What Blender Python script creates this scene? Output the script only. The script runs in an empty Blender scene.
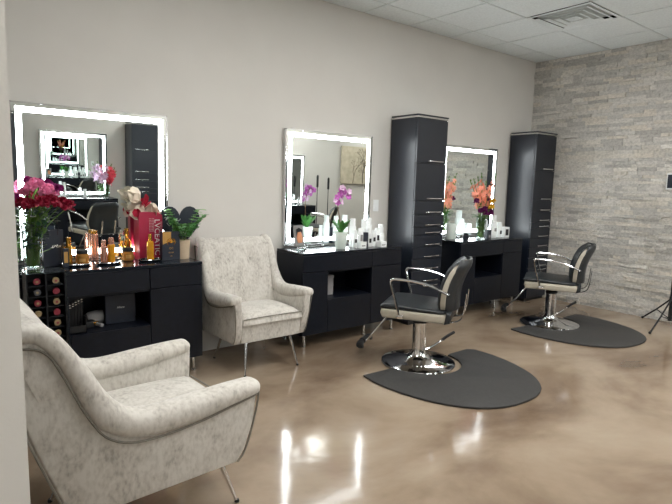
import bpy, bmesh, math, random
from mathutils import Vector, Matrix
random.seed(7)
PI = math.pi
SC = bpy.context.scene
COL = SC.collection

# ------------------------------------------------------------------ materials
def srgb(c):
    o = []
    for v in c:
        v = v / 255.0
        o.append(v / 12.92 if v <= 0.04045 else ((v + 0.055) / 1.055) ** 2.4)
    return (*o, 1.0)

def new_mat(name):
    m = bpy.data.materials.new(name); m.use_nodes = True
    nt = m.node_tree
    return m, nt, nt.nodes['Principled BSDF']

def mat(name, col, rough=0.5, metal=0.0, var=0.0, scale=20.0, bump=0.0, bscale=60.0, trans=0.0, ior=1.45, coat=0.0, sheen=0.0, sub=0.0, spec=0.5):
    m, nt, b = new_mat(name)
    c = srgb(col)
    b.inputs['Base Color'].default_value = c
    b.inputs['Roughness'].default_value = rough
    b.inputs['Metallic'].default_value = metal
    b.inputs['Transmission Weight'].default_value = trans
    b.inputs['IOR'].default_value = ior
    b.inputs['Coat Weight'].default_value = coat
    b.inputs['Sheen Weight'].default_value = sheen
    b.inputs['Specular IOR Level'].default_value = spec
    tc = nt.nodes.new('ShaderNodeTexCoord')
    if var > 0:
        n = nt.nodes.new('ShaderNodeTexNoise'); n.inputs['Scale'].default_value = scale; n.inputs['Detail'].default_value = 4
        nt.links.new(tc.outputs['Object'], n.inputs['Vector'])
        r = nt.nodes.new('ShaderNodeValToRGB')
        r.color_ramp.elements[0].position = 0.3; r.color_ramp.elements[1].position = 0.7
        r.color_ramp.elements[0].color = (c[0] * (1 - var), c[1] * (1 - var), c[2] * (1 - var), 1)
        r.color_ramp.elements[1].color = (min(1, c[0] * (1 + var)), min(1, c[1] * (1 + var)), min(1, c[2] * (1 + var)), 1)
        nt.links.new(n.outputs['Fac'], r.inputs['Fac']); nt.links.new(r.outputs['Color'], b.inputs['Base Color'])
    if bump > 0:
        n = nt.nodes.new('ShaderNodeTexNoise'); n.inputs['Scale'].default_value = bscale; n.inputs['Detail'].default_value = 3
        nt.links.new(tc.outputs['Object'], n.inputs['Vector'])
        bp = nt.nodes.new('ShaderNodeBump'); bp.inputs['Strength'].default_value = bump; bp.inputs['Distance'].default_value = 0.01
        nt.links.new(n.outputs['Fac'], bp.inputs['Height']); nt.links.new(bp.outputs['Normal'], b.inputs['Normal'])
    return m

def emis(name, col, strength):
    m, nt, b = new_mat(name)
    b.inputs['Base Color'].default_value = (*col, 1)
    b.inputs['Emission Color'].default_value = (*col, 1)
    b.inputs['Emission Strength'].default_value = strength
    return m

M = {}
M['paint'] = mat('wall_paint', (204, 201, 195), 0.75, var=0.02, scale=3, bump=0.06, bscale=160)
M['paint_near'] = mat('wall_paint_partition', (204, 201, 195), 0.75, var=0.02, scale=3, bump=0.06, bscale=160)
M['tile'] = mat('ceiling_tile', (228, 234, 235), 0.9, var=0.06, scale=60, bump=0.25, bscale=120)
M['grid'] = mat('ceiling_grid_metal', (196, 200, 198), 0.6, var=0.02)
M['black'] = mat('black_oak_laminate', (13, 17, 26), 0.36, var=0.25, scale=30, bump=0.05, bscale=90, spec=0.35)
M['tower'] = mat('black_satin_laminate', (15, 22, 34), 0.34, var=0.12, scale=30, bump=0.03, bscale=90, spec=0.75)
M['blacktop'] = mat('black_gloss_top', (20, 25, 33), 0.16, var=0.1, scale=20)
M['dark'] = mat('dark_recess', (12, 14, 18), 0.45, var=0.1)
M['chrome'] = mat('chrome', (225, 226, 228), 0.08, 1.0, var=0.02)
M['brush'] = mat('brushed_steel', (205, 205, 203), 0.25, 1.0, var=0.05, scale=80)
M['vinyl'] = mat('black_vinyl', (34, 38, 41), 0.36, var=0.15, scale=40, bump=0.15, bscale=120)
M['tan'] = mat('taupe_vinyl', (172, 165, 150), 0.4, var=0.05, scale=30, bump=0.1, bscale=120)
M['rubber'] = mat('black_rubber', (22, 22, 23), 0.6, var=0.1)
M['mat'] = mat('anti_fatigue_foam', (56, 55, 54), 0.62, var=0.12, scale=40, bump=0.25, bscale=180)
M['mirror'] = mat('mirror_silver', (236, 242, 240), 0.0, 1.0, spec=0.5)
M['led'] = emis('mirror_led', (0.93, 0.985, 1.0), 28.0)
M['lamp'] = emis('lamp_diffuser', (1.0, 0.985, 0.96), 18.0)
M['glass'] = mat('clear_glass', (240, 248, 246), 0.02, trans=1.0, ior=1.45)
M['acrylic'] = mat('smoke_acrylic', (120, 130, 135), 0.05, trans=0.9, ior=1.45)
M['white'] = mat('white_plastic', (232, 235, 234), 0.3, var=0.02)
M['ceramic'] = mat('white_ceramic', (222, 232, 224), 0.25, var=0.03)
M['gold'] = mat('gold_metal', (214, 160, 70), 0.22, 1.0, var=0.05)
M['amber'] = mat('amber_liquid', (216, 150, 40), 0.12, 0.3, var=0.15, scale=25)
M['amber_dark'] = mat('amber_brown_jar', (176, 122, 60), 0.2, 0.3, var=0.2, scale=30)
M['rose'] = mat('rose_gold', (214, 160, 140), 0.2, 0.8, var=0.05)
M['red'] = mat('wine_red_card', (158, 22, 58), 0.4, var=0.08, scale=12)
M['tissue'] = mat('cream_tissue', (226, 214, 196), 0.8, var=0.06, bump=0.3, bscale=50)
M['tissue_red'] = mat('red_tissue', (170, 22, 52), 0.8, var=0.1)
M['paper_black'] = mat('black_card', (34, 39, 50), 0.34, var=0.1)
M['ink_white'] = mat('white_print', (228, 226, 222), 0.6, var=0.01)
M['ink_gold'] = mat('gold_print', (196, 152, 88), 0.35, 0.6, var=0.05)
M['kraft'] = mat('beige_clay_pot', (196, 176, 150), 0.8, var=0.06, bump=0.1)
M['leaf'] = mat('leaf_green', (70, 128, 60), 0.45, var=0.3, scale=25)
M['leaf_dark'] = mat('dark_leaf', (30, 62, 36), 0.4, var=0.3, scale=25)
M['leaf_bright'] = mat('bright_leaf', (120, 178, 86), 0.45, var=0.2, scale=25)
M['stem'] = mat('green_stem', (92, 128, 52), 0.5, var=0.2, scale=30)
M['stem_brown'] = mat('brown_stem', (110, 84, 58), 0.7, var=0.2, scale=30)
M['pink'] = mat('pink_petal', (246, 150, 190), 0.6, var=0.15, scale=60)
M['crimson'] = mat('crimson_petal', (150, 18, 52), 0.6, var=0.3, scale=60)
M['magenta'] = mat('magenta_petal', (128, 20, 96), 0.6, var=0.3, scale=60)
M['plum'] = mat('plum_petal', (106, 18, 88), 0.6, var=0.3, scale=60)
M['peach'] = mat('peach_petal', (244, 158, 132), 0.6, var=0.12, scale=60)
M['coral'] = mat('coral_petal', (222, 66, 84), 0.6, var=0.12, scale=60)
M['yellow'] = mat('yellow_petal', (230, 180, 30), 0.6, var=0.15, scale=60)
M['orchid'] = mat('orchid_petal', (186, 100, 178), 0.6, var=0.25, scale=60)
M['orchid_pale'] = mat('pale_orchid_petal', (228, 196, 224), 0.6, var=0.15, scale=60)
M['water'] = mat('water', (235, 245, 240), 0.0, trans=1.0, ior=1.33)
M['skin'] = mat('printed_portrait_skin', (205, 140, 100), 0.6, var=0.1)
M['grey'] = mat('grey_print', (140, 138, 138), 0.5, var=0.1)
M['ivory'] = mat('painted_canvas', (196, 186, 164), 0.85, var=0.15, scale=8)
M['bark'] = mat('painted_branch', (112, 104, 92), 0.9, var=0.2)
M['pipe'] = mat('arm_piping', (120, 116, 106), 0.7, var=0.1)

def velvet():
    m, nt, b = new_mat('crushed_velvet')
    tc = nt.nodes.new('ShaderNodeTexCoord')
    n1 = nt.nodes.new('ShaderNodeTexNoise'); n1.inputs['Scale'].default_value = 13; n1.inputs['Detail'].default_value = 7; n1.inputs['Roughness'].default_value = 0.65; n1.inputs['Distortion'].default_value = 0.6
    n2 = nt.nodes.new('ShaderNodeTexNoise'); n2.inputs['Scale'].default_value = 70; n2.inputs['Detail'].default_value = 4
    mp = nt.nodes.new('ShaderNodeMapping'); mp.inputs['Scale'].default_value = (1.0, 1.0, 0.55)
    nt.links.new(tc.outputs['Object'], mp.inputs['Vector'])
    nt.links.new(mp.outputs['Vector'], n1.inputs['Vector']); nt.links.new(mp.outputs['Vector'], n2.inputs['Vector'])
    mx = nt.nodes.new('ShaderNodeMath'); mx.operation = 'MULTIPLY_ADD'; mx.inputs[1].default_value = 0.45
    nt.links.new(n2.outputs['Fac'], mx.inputs[0]); 
    m2 = nt.nodes.new('ShaderNodeMath'); m2.operation = 'MULTIPLY'; m2.inputs[1].default_value = 0.55
    nt.links.new(n1.outputs['Fac'], m2.inputs[0]); nt.links.new(m2.outputs[0], mx.inputs[2])
    r = nt.nodes.new('ShaderNodeValToRGB')
    e = r.color_ramp.elements
    e[0].position = 0.36; e[0].color = srgb((158, 153, 145)); e[1].position = 0.58; e[1].color = srgb((204, 200, 192))
    x = r.color_ramp.elements.new(0.46); x.color = srgb((188, 183, 174))
    nt.links.new(mx.outputs[0], r.inputs['Fac']); nt.links.new(r.outputs['Color'], b.inputs['Base Color'])
    b.inputs['Roughness'].default_value = 0.75; b.inputs['Sheen Weight'].default_value = 0.35; b.inputs['Sheen Roughness'].default_value = 0.4
    bp = nt.nodes.new('ShaderNodeBump'); bp.inputs['Strength'].default_value = 0.3; bp.inputs['Distance'].default_value = 0.006
    nt.links.new(mx.outputs[0], bp.inputs['Height']); nt.links.new(bp.outputs['Normal'], b.inputs['Normal'])
    return m
M['velvet'] = velvet()

def epoxy():
    m, nt, b = new_mat('marbled_epoxy_floor')
    tc = nt.nodes.new('ShaderNodeTexCoord')
    mp = nt.nodes.new('ShaderNodeMapping'); mp.inputs['Scale'].default_value = (1.0, 1.45, 1.0); mp.inputs['Rotation'].default_value = (0, 0, 0.5)
    nt.links.new(tc.outputs['Object'], mp.inputs['Vector'])
    n = nt.nodes.new('ShaderNodeTexNoise'); n.inputs['Scale'].default_value = 0.85; n.inputs['Detail'].default_value = 9; n.inputs['Roughness'].default_value = 0.56; n.inputs['Distortion'].default_value = 0.35
    nt.links.new(mp.outputs['Vector'], n.inputs['Vector'])
    r = nt.nodes.new('ShaderNodeValToRGB'); e = r.color_ramp.elements
    e[0].position = 0.30; e[0].color = srgb((98, 81, 66)); e[1].position = 0.70; e[1].color = srgb((168, 153, 134))
    x = r.color_ramp.elements.new(0.43); x.color = srgb((128, 110, 92))
    x = r.color_ramp.elements.new(0.53); x.color = srgb((148, 131, 112))
    nt.links.new(n.outputs['Fac'], r.inputs['Fac']); nt.links.new(r.outputs['Color'], b.inputs['Base Color'])
    b.inputs['Roughness'].default_value = 0.11
    b.inputs['Specular IOR Level'].default_value = 0.6
    n2 = nt.nodes.new('ShaderNodeTexNoise'); n2.inputs['Scale'].default_value = 14; n2.inputs['Detail'].default_value = 2
    nt.links.new(tc.outputs['Object'], n2.inputs['Vector'])
    bp = nt.nodes.new('ShaderNodeBump'); bp.inputs['Strength'].default_value = 0.06; bp.inputs['Distance'].default_value = 0.01
    nt.links.new(n2.outputs['Fac'], bp.inputs['Height']); nt.links.new(bp.outputs['Normal'], b.inputs['Normal'])
    return m
M['floor'] = epoxy()

def stone():
    m, nt, b = new_mat('split_face_ledger_stone')
    g = nt.nodes.new('ShaderNodeNewGeometry')
    r = nt.nodes.new('ShaderNodeValToRGB'); e = r.color_ramp.elements
    e[0].position = 0; e[0].color = srgb((184, 181, 175)); e[1].position = 1; e[1].color = srgb((232, 229, 222))
    for p, c in ((0.3, (202, 199, 193)), (0.55, (220, 216, 209)), (0.8, (208, 203, 193)), (0.93, (220, 213, 201))):
        x = r.color_ramp.elements.new(p); x.color = srgb(c)
    nt.links.new(g.outputs['Random Per Island'], r.inputs['Fac'])
    tc = nt.nodes.new('ShaderNodeTexCoord')
    mp = nt.nodes.new('ShaderNodeMapping'); mp.inputs['Scale'].default_value = (1, 1, 1.4)
    n = nt.nodes.new('ShaderNodeTexNoise'); n.inputs['Scale'].default_value = 34; n.inputs['Detail'].default_value = 6; n.inputs['Roughness'].default_value = 0.7
    nt.links.new(tc.outputs['Object'], mp.inputs['Vector']); nt.links.new(mp.outputs['Vector'], n.inputs['Vector'])
    r2 = nt.nodes.new('ShaderNodeValToRGB'); r2.color_ramp.elements[0].position = 0.33; r2.color_ramp.elements[1].position = 0.6
    r2.color_ramp.elements[0].color = (0.74, 0.74, 0.74, 1); r2.color_ramp.elements[1].color = (1.08, 1.08, 1.08, 1)
    nt.links.new(n.outputs['Fac'], r2.inputs['Fac'])
    mx = nt.nodes.new('ShaderNodeMix'); mx.data_type = 'RGBA'; mx.blend_type = 'MULTIPLY'; mx.inputs[0].default_value = 1
    nt.links.new(r.outputs['Color'], mx.inputs[6]); nt.links.new(r2.outputs['Color'], mx.inputs[7])
    nt.links.new(mx.outputs[2], b.inputs['Base Color']); b.inputs['Roughness'].default_value = 0.9
    bp = nt.nodes.new('ShaderNodeBump'); bp.inputs['Strength'].default_value = 0.8; bp.inputs['Distance'].default_value = 0.02
    nt.links.new(n.outputs['Fac'], bp.inputs['Height']); nt.links.new(bp.outputs['Normal'], b.inputs['Normal'])
    return m
M['stone'] = stone()

# ------------------------------------------------------------------ mesh helpers
def B(): return bmesh.new()

def box(bm, x0, x1, y0, y1, z0, z1, rot=None, bev=0.0, seg=2):
    r = bmesh.ops.create_cube(bm, size=1.0)
    vs = r['verts']
    for v in vs:
        v.co = Vector((x0 + (v.co.x + .5) * (x1 - x0), y0 + (v.co.y + .5) * (y1 - y0), z0 + (v.co.z + .5) * (z1 - z0)))
    if rot is not None:
        c = Vector(((x0 + x1) / 2, (y0 + y1) / 2, (z0 + z1) / 2))
        for v in vs: v.co = c + rot @ (v.co - c)
    if bev > 0:
        es = list({e for v in vs for e in v.link_edges})
        bmesh.ops.bevel(bm, geom=es, offset=bev, segments=seg, profile=0.5, affect='EDGES')
    return bm

def lathe(bm, prof, cx=0, cy=0, cz=0, n=24, cap=True):
    rings = []
    for r, z in prof:
        if r < 1e-5:
            rings.append([bm.verts.new((cx, cy, cz + z))]); continue
        rings.append([bm.verts.new((cx + r * math.cos(2 * PI * i / n), cy + r * math.sin(2 * PI * i / n), cz + z)) for i in range(n)])
    for a, b in zip(rings, rings[1:]):
        for i in range(n):
            j = (i + 1) % n
            if len(a) == 1 and len(b) == 1: continue
            if len(a) == 1: bm.faces.new((a[0], b[j], b[i]))
            elif len(b) == 1: bm.faces.new((a[i], a[j], b[0]))
            else: bm.faces.new((a[i], a[j], b[j], b[i]))
    if cap:
        if len(rings[0]) > 1: bm.faces.new(rings[0][::-1])
        if len(rings[-1]) > 1: bm.faces.new(rings[-1])
    return bm

def smooth_path(pts, k=6):
    pts = [Vector(p) for p in pts]; out = []
    P = [pts[0] * 2 - pts[1]] + pts + [pts[-1] * 2 - pts[-2]]
    for i in range(1, len(P) - 2):
        p0, p1, p2, p3 = P[i - 1:i + 3]
        for s in range(k):
            t = s / k
            out.append(0.5 * ((2 * p1) + (-p0 + p2) * t + (2 * p0 - 5 * p1 + 4 * p2 - p3) * t * t + (-p0 + 3 * p1 - 3 * p2 + p3) * t ** 3))
    out.append(pts[-1]); return out

def sweep(bm, pts, ra, rb=None, n=10, side=Vector((1, 0, 0)), power=1.0):
    """Sweep an ellipse (ra along 'side', rb across) along pts; radii may be lists."""
    m = len(pts); rings = []
    for i, p in enumerate(pts):
        p = Vector(p)
        t = (Vector(pts[min(i + 1, m - 1)]) - Vector(pts[max(i - 1, 0)]))
        t.normalize()
        s = side - t * side.dot(t)
        if s.length < 1e-3:
            s = Vector((0, 1, 0)) - t * t.y
            if s.length < 1e-3: s = Vector((0, 0, 1))
        s.normalize(); u = t.cross(s)
        a = ra[i] if isinstance(ra, (list, tuple)) else ra
        b = a if rb is None else (rb[i] if isinstance(rb, (list, tuple)) else rb)
        ring = []
        for k in range(n):
            th = 2 * PI * k / n
            c, q = math.cos(th), math.sin(th)
            c = math.copysign(abs(c) ** power, c); q = math.copysign(abs(q) ** power, q)
            ring.append(bm.verts.new(p + s * (a * c) + u * (b * q)))
        rings.append(ring)
    for a, b in zip(rings, rings[1:]):
        for k in range(n):
            j = (k + 1) % n
            bm.faces.new((a[k], a[j], b[j], b[k]))
    bm.faces.new(rings[0][::-1]); bm.faces.new(rings[-1])
    return bm

def tube(bm, pts, r, n=8, k=0): 
    if k: pts = smooth_path(pts, k)
    return sweep(bm, pts, r, None, n)

def prism(bm, poly, axis, a0, a1, bev=0.0, seg=3):
    """poly: 2D points; axis 'x': (y,z) extruded in x; 'y': (x,z); 'z': (x,y)."""
    def P(u, v, a):
        return {'x': (a, u, v), 'y': (u, a, v), 'z': (u, v, a)}[axis]
    A = [bm.verts.new(P(u, v, a0)) for u, v in poly]
    C = [bm.verts.new(P(u, v, a1)) for u, v in poly]
    f1 = bm.faces.new(A[::-1]); f2 = bm.faces.new(C)
    n = len(poly)
    for i in range(n):
        j = (i + 1) % n
        bm.faces.new((A[i], A[j], C[j], C[i]))
    bmesh.ops.recalc_face_normals(bm, faces=bm.faces[:])
    if bev > 0:
        es = [e for e in bm.edges if e in set(f1.edges) | set(f2.edges)]
        bmesh.ops.bevel(bm, geom=es, offset=bev, segments=seg, profile=0.5, affect='EDGES')
    return bm

def obj(name, bm, m, parent=None, smooth=True, loc=None, rotz=None):
    bmesh.ops.recalc_face_normals(bm, faces=bm.faces[:])
    me = bpy.data.meshes.new(name); bm.to_mesh(me); bm.free()
    me.materials.append(M[m] if isinstance(m, str) else m)
    if smooth:
        for p in me.polygons: p.use_smooth = True
        try: me.set_sharp_from_angle(angle=math.radians(38))
        except Exception: pass
    o = bpy.data.objects.new(name, me); COL.objects.link(o)
    if parent is not None: o.parent = parent
    if loc is not None: o.location = loc
    if rotz is not None: o.rotation_euler[2] = rotz
    return o

def tag(o, label=None, cat=None, group=None, kind=None):
    if label: o['label'] = label
    if cat: o['category'] = cat
    if group: o['group'] = group
    if kind: o['kind'] = kind
    return o

def thing(name, label, cat, loc=(0, 0, 0), rotz=0, group=None):
    o = bpy.data.objects.new(name, None); COL.objects.link(o)
    o.location = loc; o.rotation_euler = (0, 0, rotz); o.empty_display_size = 0.1
    return tag(o, label, cat, group)

def struct(name, bm, m, label=None, smooth=False):
    return tag(obj(name, bm, m, None, smooth), label, None, None, 'structure')

def dup(o, loc=None, rotz=None, label=None, group=None, parent=None):
    c = o.copy(); COL.objects.link(c)
    if parent is not None: c.parent = parent
    if loc is not None: c.location = loc
    if rotz is not None: c.rotation_euler[2] = rotz
    if label: c['label'] = label
    if group: c['group'] = group
    for ch in o.children: dup(ch, parent=c)
    return c

def text(s, m, parent, size, loc, rot, name='lettering', ext=0.0004):
    cu = bpy.data.curves.new(name, 'FONT'); cu.body = s; cu.size = size; cu.extrude = ext
    cu.align_x = 'CENTER'; cu.align_y = 'CENTER'; cu.resolution_u = 2
    o = bpy.data.objects.new(name, cu); COL.objects.link(o)
    dg = bpy.context.evaluated_depsgraph_get()
    me = bpy.data.meshes.new_from_object(o.evaluated_get(dg))
    bpy.data.objects.remove(o)
    me.materials.clear(); me.materials.append(M[m])
    q = bpy.data.objects.new(name, me); COL.objects.link(q)
    q.parent = parent; q.location = loc; q.rotation_euler = rot
    return q

# ------------------------------------------------------------------ the room
XS = 6.274; ZC = 2.983; YO = -5.6; XL = -2.0; XR = 9.6; YE = -3.13
bm = B(); box(bm, XL - .1, XR + .1, YO - .1, 0.1, -0.1, 0); struct('floor', bm, 'floor')
bm = B(); box(bm, XL - .1, XS + .1, 0, .1, 0, ZC + .1); struct('wall_back', bm, 'paint')
bm = B(); box(bm, XL - .1, XR + .1, YO - .1, YO, 0, ZC + .1); struct('wall_front', bm, 'paint')
bm = B(); box(bm, XL - .1, XL, YO, 0, 0, ZC + .1); struct('wall_left', bm, 'paint')
bm = B(); box(bm, XR, XR + .1, YO, 0, 0, ZC + .1); struct('wall_far_right', bm, 'paint')
# stone clad wall
bm = B(); box(bm, XS + .015, XS + .12, YE, 0, 0, ZC + .1)
z = 0.0; rnd = random.Random(3)
while z < ZC:
    h = rnd.choice((0.026, 0.034, 0.042, 0.036, 0.05))
    z1 = min(z + h, ZC + .02)
    y = 0.0 + rnd.uniform(0, .15)
    first = True
    while y > YE:
        L = rnd.uniform(0.07, 0.30)
        y0 = max(y - L, YE)
        if first: yy = 0.0; first = False
        else: yy = y
        yy = min(yy, 0)
        d = rnd.choice((0, 0.003, 0.006, 0.008, 0.012, 0.018))
        if yy - y0 > 0.01:
            r = bmesh.ops.create_cube(bm, size=1.0)
            for v in r['verts']:
                v.co = Vector((XS + .02 - (0.02 + d) * (.5 - v.co.x) if False else (XS - d + rnd.uniform(-.0015, .0015) if v.co.x < 0 else XS + .02),
                               y0 + .0008 + (v.co.y + .5) * (yy - y0 - .0016), z + .0006 + (v.co.z + .5) * (z1 - z - .0012)))
        y = y0
    z = z1
struct('wall_stone', bm, 'stone')
bm = B(); box(bm, XS - .013, XS + .16, YE - .12, YE, 0, ZC + .1); struct('wall_stone_end', bm, 'paint')
# partition end beside the camera
bm = B(); box(bm, XL, 0.113, -3.0, -2.86, 0, ZC + .05); struct('wall_partition', bm, 'paint_near')
# baseboards (opposite side only, the back wall has none in view)
bm = B(); box(bm, XL, XR, YO, YO + .012, 0, .09); struct('baseboard_front', bm, 'black')

# ceiling: tegular tiles in a metal grid
XT = 4.58; YT = -0.317; G = 0.61
bm = B(); box(bm, XL - .1, XR + .1, YO - .1, .1, ZC + .02, ZC + .12); struct('ceiling', bm, 'grid')
vent_c = (XT + G / 2, YT - G * 1.5)
LAMPS = [(-6, 3), (-3, 3), (0, 5), (-9, 7), (-2, 7), (2, 7), (6, 7)]
ix0 = int((XL - XT) / G) - 1; ix1 = int((XR - XT) / G) + 1
lamp_cells = {(i, j) for i, c in LAMPS for j in (c - 1, c)}
bm = B(); bg = B()
for i in range(ix0, ix1):
    for j in range(-1, 9):
        x0 = max(XT + i * G, XL); x1 = min(XT + (i + 1) * G, XR)
        y1 = min(YT - j * G, 0); y0 = max(YT - (j + 1) * G, YO)
        if x1 - x0 < .03 or y1 - y0 < .03: continue
        if (i, j) in lamp_cells or (i, j) == (0, 1): continue
        box(bm, x0 + .009, x1 - .009, y0 + .009, y1 - .009, ZC - .006, ZC + .02)
struct('ceiling_tiles', bm, 'tile')
for i in range(ix0, ix1 + 1):
    x = XT + i * G
    if XL < x < XR: box(bg, x - .012, x + .012, YO, 0, ZC, ZC + .02)
for j in range(-1, 10):
    y = YT - j * G
    if YO < y < 0: box(bg, XL, XR, y - .012, y + .012, ZC - .0005, ZC + .02)
struct('ceiling_grid', bg, 'grid')

# ceiling vent : stepped four-way diffuser
v = thing('ceiling_vent', 'white square four-way air diffuser set in the ceiling tiles near the stone wall', 'vent', (vent_c[0], vent_c[1], ZC - .03))
def ring(bm, a, b, z0, z1, t=.004):
    # sloping square ring from half-size a (z0) to half-size b (z1)
    for k in range(4):
        R = Matrix.Rotation(k * PI / 2, 3, 'Z')
        q = [Vector((-a, -a, z0)), Vector((a, -a, z0)), Vector((b, -b, z1)), Vector((-b, -b, z1))]
        lo = [bm.verts.new(R @ p) for p in q]; hi = [bm.verts.new(R @ (p + Vector((0, 0, t)))) for p in q]
        bm.faces.new(lo); bm.faces.new(hi[::-1])
        for s in range(4): bm.faces.new((lo[s], lo[(s + 1) % 4], hi[(s + 1) % 4], hi[s]))
bm = B(); ring(bm, .300, .272, .018, .018); obj('frame', bm, 'tile', v, False)
bm = B(); box(bm, -.28, .28, -.28, .28, .09, .094); ring(bm, .278, .278, .018, .092); obj('duct_back', bm, 'dark', v, False)
for a in (.258, .192, .126):
    bm = B(); ring(bm, a, a - .030, .004, .014, .003); obj('louver', bm, 'tile', v, False)
bm = B(); box(bm, -.055, .055, -.055, .055, .006, .012); obj('centre_plate', bm, 'tile', v, False)

# ceiling lamps (2 x 4 ft troffers)
LAMP = []
def troffer(cx, cy, along_y, label, first):
    if first is None:
        t = thing('ceiling_light', label, 'light', (cx, cy, ZC - .012), 0, 'ceiling light panels')
        bm = B()
        for s in (-1, 1):
            box(bm, s * .305 - .012, s * .305 + .012, -.61, .61, 0, .03)
            box(bm, -.305, .305, s * .61 - .012, s * .61 + .012, 0, .03)
        obj('frame', bm, 'grid', t, False)
        bm = B(); box(bm, -.292, .292, -.597, .597, .006, .012); obj('diffuser', bm, 'lamp', t, False)
        return t
    return dup(first, (cx, cy, ZC - .012), 0, label)
t0 = None
for (i, c), lb in zip(LAMPS, ('rectangular ceiling light panel above the foreground armchair', 'rectangular ceiling light panel in front of the middle styling cabinet',
        'rectangular ceiling light panel facing the middle of the stone wall', 'rectangular ceiling light panel over the opposite row, leftmost one',
        'rectangular ceiling light panel over the opposite row, second from left', 'rectangular ceiling light panel over the opposite end cabinet',
        'rectangular ceiling light panel in front of the tree painting')):
    t = troffer(XT + (i + .5) * G, YT - c * G, True, lb, t0)
    if t0 is None: t0 = t

# ------------------------------------------------------------------ styling station furniture
def make_cabinet():
    t = thing('styling_cabinet', 'x', 'cabinet')
    W = 1.133; D = .39; zb = .116; zt = .792
    xs = (-W, -W + .262, -.373, 0)
    b = B()
    box(b, -W, -W + .018, -D, 0, zb, zt); box(b, -.018, 0, -D, 0, zb, zt)
    box(b, -W, 0, -D, 0, zb, zb + .018); box(b, -W, 0, -D, 0, zt - .018, zt); box(b, -W, 0, -.018, 0, zb, zt)
    box(b, xs[1] - .018, xs[1], -D, -.01, zb, .65); box(b, xs[2], xs[2] + .018, -D, -.01, zb, zt)
    box(b, xs[1], xs[2], -D, -.01, .635, .653); box(b, xs[1], xs[2], -D, -.01, .387, .405)
    obj('body', b, 'black', t, False)
    b = B(); box(b, -W, 0, -.41, 0, zt, .814, bev=.0025, seg=1); obj('worktop', b, 'blacktop', t)
    g = .0022
    def front(nm, x0, x1, z0, z1):
        b = B(); box(b, x0 + g, x1 - g, -.408, -D, z0 + g, z1 - g, bev=.0015, seg=1)
        return obj(nm, b, 'black', t)
    front('drawer', xs[0], xs[2], .65, zt); front('drawer', xs[2], xs[3], .65, zt)
    front('door', xs[0], xs[1], zb, .65); front('door', xs[2], xs[3], zb, .65)
    front('drawer', xs[1], xs[2], zb, .405)
    for x in (-W + .06, -.40, -.05):
        for y in (-.35, -.05):
            b = B(); lathe(b, [(.018, 0), (.018, .012), (.013, .016), (.013, zb)], x, y, 0, 12); obj('leg', b, 'brush', t)
    return t

def make_tower():
    t = thing('tower_cabinet', 'x', 'cabinet')
    W = .435; D = .34
    b = B()
    box(b, 0, W, -D, 0, .03, 2.035); obj('body', b, 'tower', t, False)
    b = B(); box(b, .01, W - .01, -D + .01, -.02, 0, .03); obj('plinth', b, 'dark', t, False)
    b = B(); box(b, -.004, W + .004, -.366, 0, 2.052, 2.067, bev=.003, seg=1); obj('crown', b, 'tower', t)
    b = B(); box(b, .004, W - .004, -.360, -.01, 2.035, 2.052); obj('silver_trim', b, 'brush', t, False)
    cuts = [2.03, 1.605, 1.243, 1.108, .982, .906, .785, .665, .545, .42, .04]
    for k in range(len(cuts) - 1):
        z1, z0 = cuts[k], cuts[k + 1]
        b = B(); box(b, .003, W - .003, -.361, -D, z0 + .0025, z1 - .0025, bev=.0015, seg=1)
        d = obj('door' if k in (0, 1, 9) else 'drawer', b, 'tower', t)
        b = B()
        hz = z0 + .023 if k < 9 else z1 - .03
        pts = [(.165, -.361, hz), (.172, -.378, hz), (.27, -.387, hz), (.368, -.378, hz), (.375, -.361, hz)]
        sweep(b, smooth_path(pts, 4), .004, .006, 8, side=Vector((0, 1, 0)))
        obj('handle', b, 'chrome', d)
    return t

def make_mirror():
    t = thing('lit_mirror', 'x', 'mirror')
    W = .990; H = 1.015; y0 = -.038
    b = B()
    for x0, x1, z0, z1 in ((0, .008, 0, H), (W - .008, W, 0, H), (0, W, H - .008, H), (0, W, 0, .008)):
        box(b, x0, x1, y0 - .004, -.004, z0, z1)
    obj('frame', b, 'chrome', t, False)
    b = B(); box(b, .008, W - .008, y0, -.006, .008, H - .008); obj('glass', b, 'mirror', t, False)
    i = .029; w = .034
    b = B()
    yy0, yy1 = y0 - .0012, y0 - .0002
    box(b, i, W - i, yy0, yy1, H - i - w, H - i); box(b, i, W - i, yy0, yy1, i, i + w)
    box(b, i, i + w, yy0, yy1, i + w, H - i - w); box(b, W - i - w, W - i, yy0, yy1, i + w, H - i - w)
    obj('light_strip', b, 'led', t, False)
    return t

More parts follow.
